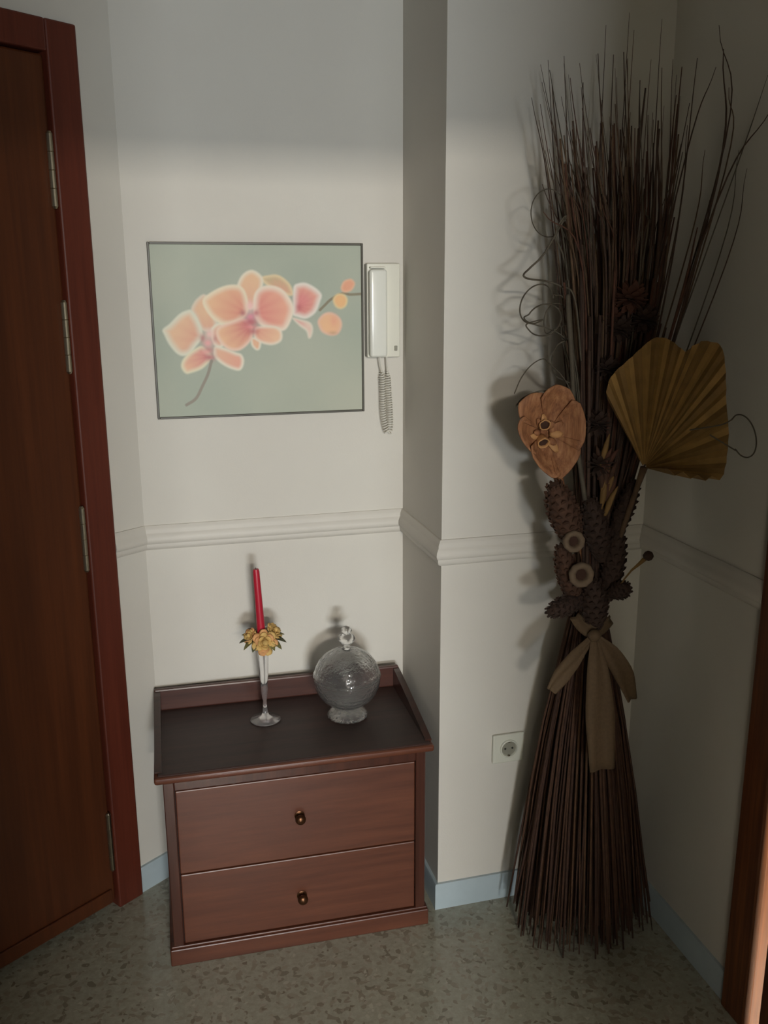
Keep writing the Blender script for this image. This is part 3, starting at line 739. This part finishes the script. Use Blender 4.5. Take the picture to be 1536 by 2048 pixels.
    def loop(cx, cy, rx, ry, rot, a0, a1, k=14):
        c, s = math.cos(math.radians(rot)), math.sin(math.radians(rot)); out = []
        for i in range(k):
            a = math.radians(a0+(a1-a0)*i/(k-1)); x, y = rx*math.cos(a), ry*math.sin(a); out.append((cx+x*c-y*s, cy+x*s+y*c))
        return out
    vine([(1165,620), (1150,520)] + loop(1097,426,35,48,0,40,-320,16) + [(1140,600)], 1.73, .0011)
    vine([(1160,900), (1135,560), (1112,470), (1132,432), (1090,505), (1060,536), (1047,550), (1058,558), (1090,562), (1120,572), (1150,600), (1165,760)], 1.72, .0020)
    vine([(1160,840), (1135,620), (1110,590)] + loop(1073,608,30,42,30,-40,-330,14) + loop(1088,640,36,30,-30,200,-150,14) + [(1140,690), (1165,860)], 1.71, .0015)
    vine([(1160,760), (1125,660)] + loop(1110,640,22,34,10,120,400,10) + [(1140,760)], 1.73, .0012)
    vine([(1165,800), (1128,690)] + loop(1128,720,24,38,10,-100,-260,8) + [(1150,770)], 1.72, .0016)
    vine([(1029,787), (1042,757), (1062,731), (1085,718), (1100,728), (1130,760), (1160,820)], 1.70, .0012)
    vine([(1032,812), (1045,797), (1065,787), (1090,782), (1120,790)], 1.68, .0017)
    vine([(1135,560), (1140,620), (1143,680), (1150,760), (1165,900)], 1.73, .0040)
    vine([(1170,1000), (1150,850), (1144,720), (1138,640), (1136,590)], 1.70, .0050)
    vine([(1380,860), (1440,850), (1462,840)] + loop(1486,872,25,44,-15,-120,150,12) + [(1470,900), (1420,870)], 1.46, .0014)
    # palm-leaf fan, pleated
    apex = at_y(1288, 935, 1.66); ay = 1.66
    outl = [(1216,800), (1217,765), (1230,744), (1247,729), (1266,712), (1284,695), (1303,679), (1322,675), (1341,681), (1358,694), (1371,704), (1384,692), (1402,682), (1421,684), (1440,690),
            (1449,714), (1452,745), (1453,778), (1453,808), (1456,838), (1458,868), (1456,898), (1453,926), (1448,948), (1424,952), (1396,950), (1366,944), (1336,938)]
    rim = []
    for i, (a, b) in enumerate(outl):
        f = i/(len(outl)-1); y = 1.67 - .16*f - .05*math.sin(math.pi*f)
        rim.append(cap(a, b, y))
    for i in range(len(rim)-1):
        a, b = rim[i], rim[i+1]; rows = []
        md = (a+b)/2; nrm = (a-apex).cross(b-apex).normalized()
        if nrm.y > 0: nrm = -nrm
        for j in range(6):
            f = .03 + .97*j/5
            fold = .010*f
            l, c, r_ = apex.lerp(a, f), apex.lerp(md, f*(1.02 if j == 5 else 1)) + nrm*fold, apex.lerp(b, f)
            rows.append([l, l.lerp(c, .5), c, c.lerp(r_, .5), r_])
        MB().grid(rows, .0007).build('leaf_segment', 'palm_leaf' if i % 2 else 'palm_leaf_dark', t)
    MB().tube(spline([apex, at_y(1255, 1030, 1.69), TIE+Vector((.01, -.02, .02))], 10), [.008, .007, .006, .006, .006, .006, .005, .005, .005, .005], 7).build('leaf_stem', 'stalk_mid', t, smooth=True)
    # fluffy pale spray between flower and fan
    for i in range(16):
        a = rnd.uniform(-.5, .7); p0 = at_y(1205+rnd.uniform(-8, 8), 1000+rnd.uniform(-60, 40), 1.70)
        p1 = p0 + Vector((math.sin(a)*.05, -.02*rnd.random(), math.cos(a)*.07*rnd.uniform(.6, 1.3)))
        MB().tube(spline([p0, p0.lerp(p1, .5)+Vector((0, 0, .008)), p1], 6), [.004, .006, .007, .006, .004, .001], 6).build('seed_spike', rnd.choice(('cone_brown', 'palm_leaf_dark', 'dried_petal')), t, smooth=True)
    # large woody flower
    oc = [(1035,832), (1040,808), (1062,788), (1090,775), (1118,768), (1143,777), (1162,802), (1171,838), (1172,878), (1164,912), (1146,940), (1122,964), (1104,958), (1080,938), (1058,912), (1043,880), (1036,856)]
    fy = 1.655; C0 = at_y(1096, 866, fy+.045); nseg = len(oc)
    fl = None
    stem = MB().tube(spline([C0+Vector((.004, .012, -.01)), at_y(1125, 985, 1.71), at_y(1165, 1110, 1.75), TIE], 10), [.016, .014, .011, .008, .006, .005, .005, .004, .004, .004], 8).build('flower_stem', 'wood_flower', t, smooth=True)
    npet = 6
    edge = [at_y(a, b, fy) for a, b in oc]
    def edge_at(u):
        k = u*nseg; i = int(math.floor(k)); f = k-i
        return edge[i % nseg].lerp(edge[(i+1) % nseg], f)
    for p in range(npet):
        u0, u1 = (p-.12)/npet, (p+1.12)/npet; rows = []
        for j in range(9):
            f = j/8; row = []
            for k in range(11):
                g = k/10; e = edge_at((u0+(u1-u0)*g) % 1.0)
                sc = (1 - .16*abs(2*g-1)**2.5)
                q = C0.lerp(e, f*sc)
                q.y = C0.y + (fy - C0.y)*(f**1.7) + (.006*(1-abs(2*g-1)) if p % 2 else -.002)*f + (.012*max(0, f-.8)/.2 if p == 0 else 0)
                row.append(q)
            rows.append(row)
        MB().grid(rows, .0025).build('woody_petal', 'wood_flower', t, smooth=True)
    for (a, b, ax, rs) in ((1090, 850, (-.35, -1, .25), .9), (1087, 886, (-.15, -1, -.35), .95)):
        c = at_y(a, b, fy+.014); q = Vector(ax).to_track_quat('Z', 'Y').to_matrix()
        tb = MB().lathe([(.004, -.03), (.010*rs, -.022), (.0125*rs, 0), (.0118*rs, .003), (.0098*rs, .002), (.0092*rs, -.004)], c, 18, q, lambda an, zz: 1+.10*math.sin(2*an+.6)+.05*math.sin(5*an)).build('tube', 'tube_pale', t, smooth=True)
        MB().lathe([(0, -.006), (.0093*rs, -.0035)], c, 16, q).build('hollow', 'tube_inside', tb)
    for i in range(11):
        an = 2*math.pi*i/11 + .2*math.sin(i*3); c = at_y(1090+9*math.cos(an), 868-12*math.sin(an), fy+.034); d = Vector((math.cos(an), 0, math.sin(an)))
        ln = .026+.008*math.sin(i*2.3); rows = []
        for k in range(6):
            f = k/5; ww = .0075*math.sin(math.pi*(.2+.7*f))
            rows.append([c + Vector((d.x*f*ln - d.z*g*ww, -.024*f + .016*f*f + .002*math.sin(g*3+i), d.z*f*ln + d.x*g*ww)) for g in (-1, 0, 1)])
        MB().grid(rows, .001).build('inner_petal', 'wood_flower' if i % 3 else 'tube_pale', t, smooth=True)
    # cones and seed heads
    def cone(p0, p1, R, mat, rows_=9, per=9, nm='seed_cone'):
        p0, p1 = Vector(p0), Vector(p1); ax = (p1-p0); L = ax.length; q = ax.to_track_quat('Z', 'Y').to_matrix(); m = MB()
        pr = [(R*(math.sin(math.pi*(.08+.86*f))**.6)*.86, L*f) for f in [i/12 for i in range(13)]]
        m.lathe([(0, 0)] + pr + [(0, L)], p0, 14, q)
        for i in range(rows_):
            f = (i+.6)/rows_; rr = R*(math.sin(math.pi*(.08+.84*f))**.6)
            for k in range(per):
                a = 2*math.pi*(k+.5*(i % 2))/per; da = .8*math.pi/per
                def P(rd, an, z): return tuple(p0 + q @ Vector((rd*math.cos(an), rd*math.sin(an), z)))
                b = len(m.v); h = L/rows_
                m.v += [P(rr*.72, a-da, L*f-h*.5), P(rr*.72, a+da, L*f-h*.5), P(rr*1.03, a+da*.8, L*f+h*.30), P(rr*1.07, a, L*f+h*.52), P(rr*1.03, a-da*.8, L*f+h*.30), P(rr*.8, a, L*f+h*.5)]
                m.f += [(b, b+1, b+2, b+3, b+4), (b+2, b+5, b+3), (b+3, b+5, b+4), (b+1, b+5, b+2), (b, b+4, b+5)]
        return m.build(nm, mat, t)
    cone(at_y(1148, 1088, 1.69), at_y(1108, 968, 1.675), .034, 'cone_brown', 10, 10)
    cone(at_y(1150, 1205, 1.715), at_y(1122, 1092, 1.70), .026, 'cone_brown', 10, 9)
    cone(at_y(1205, 1120, 1.72), at_y(1180, 1000, 1.70), .030, 'cone_dark', 10, 9)
    cone(at_y(1215, 1200, 1.72), at_y(1238, 1060, 1.71), .027, 'cone_dark', 10, 9)
    cone(at_y(1225, 1080, 1.72), at_y(1272, 960, 1.70), .022, 'cone_dark', 10, 8)
    cone(at_y(1168, 1195, 1.715), at_y(1098, 1225, 1.675), .023, 'cone_dark', 8, 8, 'pine_cone')
    cone(at_y(1218, 1188, 1.70), at_y(1260, 1174, 1.67), .022, 'cone_dark', 6, 8, 'pine_cone')
    cone(at_y(1190, 1258, 1.70), at_y(1186, 1160, 1.695), .032, 'cone_dark', 9, 10)
    p = at_y(1296, 1112, 1.62)
    pod = MB().lathe([(0, -.010), (.006, -.009), (.0105, -.002), (.0105, .004), (.006, .010), (0, .011)], p, 16, Vector((.6, -.5, .4)).to_track_quat('Z', 'Y').to_matrix()).build('seed_pod', 'cone_dark', t, smooth=True)
    MB().tube(spline([TIE+Vector((.02, -.03, .02)), at_y(1255, 1150, 1.66), at_y(1276, 1130, 1.63), p], 8), [.002, .002, .002, .0025, .003, .004, .005, .006], 6).build('pod_stem', 'palm_leaf_dark', t, smooth=True)
    for (a, b, y, R) in ((1148, 1083, 1.655, .0235), (1163, 1150, 1.662, .0275)):
        c = at_y(a, b, y); q = Vector((-.12, -1, .10)).to_track_quat('Z', 'Y').to_matrix()
        pd = MB().lathe([(.004, -.035), (R*.8, -.018), (R, 0), (R*.92, .005), (R*.70, .006), (R*.48, .002), (R*.44, -.006)], c, 26, q, lambda an, zz: 1+.04*math.sin(9*an)).build('lotus_pod', 'pod_pale', t, smooth=True)
        MB().lathe([(0, -.007), (R*.45, -.0055)], c, 20, q).build('hollow', 'tube_inside', pd)
    # dried flower heads deep in the sheaf
    for (a, b, y, R, mt) in ((1262, 598, 1.70, .035, 'dried_petal'), (1240, 660, 1.71, .030, 'cone_dark'), (1290, 640, 1.69, .030, 'cone_dark'), (1215, 740, 1.70, .028, 'cone_dark'), (1225, 640, 1.73, .026, 'dried_petal'), (1195, 850, 1.70, .030, 'cone_dark'), (1200, 930, 1.70, .030, 'cone_dark')):
        c = at_y(a, b, y); m = MB()
        for i in range(46):
            th, ph = math.acos(1-2*(i+.5)/46), i*2.39996; d = Vector((math.sin(th)*math.cos(ph), math.sin(th)*math.sin(ph), math.cos(th)))
            sd_ = d.cross(Vector((.3, .2, .9))).normalized(); rows = []
            for j in range(4):
                f = j/3; rows.append([c + d*R*(.25+.75*f) + sd_*k*R*.24*math.sin(math.pi*(.15+.75*f)) + Vector((0, 0, .1*R*f*f)) for k in (-1, 0, 1)])
            m.grid(rows, .0006)
        m.build('flower_head', mt, t)
    # ribbon: knot, crossing bands and three tails
    def band(pxs, wds, y, nm, wav=.004, n=14):
        C_ = spline([at_y(a, b, yy) for (a, b), yy in zip(pxs, y)], n); rows = []
        for i, c in enumerate(C_):
            f = i/(n-1)*(len(wds)-1); k = min(int(f), len(wds)-2); ww = wds[k]+(wds[k+1]-wds[k])*(f-k)
            tg = (C_[min(i+1, n-1)]-C_[max(i-1, 0)]).normalized(); sd_ = tg.cross(Vector((0, 1, 0))).normalized()
            rows.append([c + sd_*ww*g + Vector((0, -wav*math.cos(g*4.2+i*.25), 0)) for g in (-1, -.7, -.4, 0, .4, .7, 1)])
        MB().grid(rows, .0008).build(nm, 'ribbon', t, smooth=True)
    band([(1150,1232), (1165,1252), (1186,1266), (1205,1258), (1222,1238)], [.012, .014, .014, .014, .012], [1.715, 1.695, 1.68, 1.70, 1.72], 'ribbon_band')
    band([(1188,1272), (1150,1318), (1122,1352), (1102,1382)], [.006, .018, .020, .014], [1.675, 1.655, 1.645, 1.64], 'ribbon_tail')
    band([(1192,1272), (1222,1308), (1248,1350), (1264,1400)], [.006, .020, .022, .012], [1.675, 1.655, 1.645, 1.645], 'ribbon_tail')
    band([(1190,1275), (1196,1340), (1200,1430), (1204,1540)], [.008, .024, .034, .030], [1.67, 1.645, 1.625, 1.605], 'ribbon_tail')
    kc = at_y(1189, 1271, 1.668)
    MB().lathe([(0, -.014), (.010, -.011), (.014, 0), (.010, .011), (0, .014)], kc, 14, Vector((1, .2, .2)).to_track_quat('Z', 'Y').to_matrix()).build('ribbon_knot', 'ribbon', t, smooth=True)
bouquet()
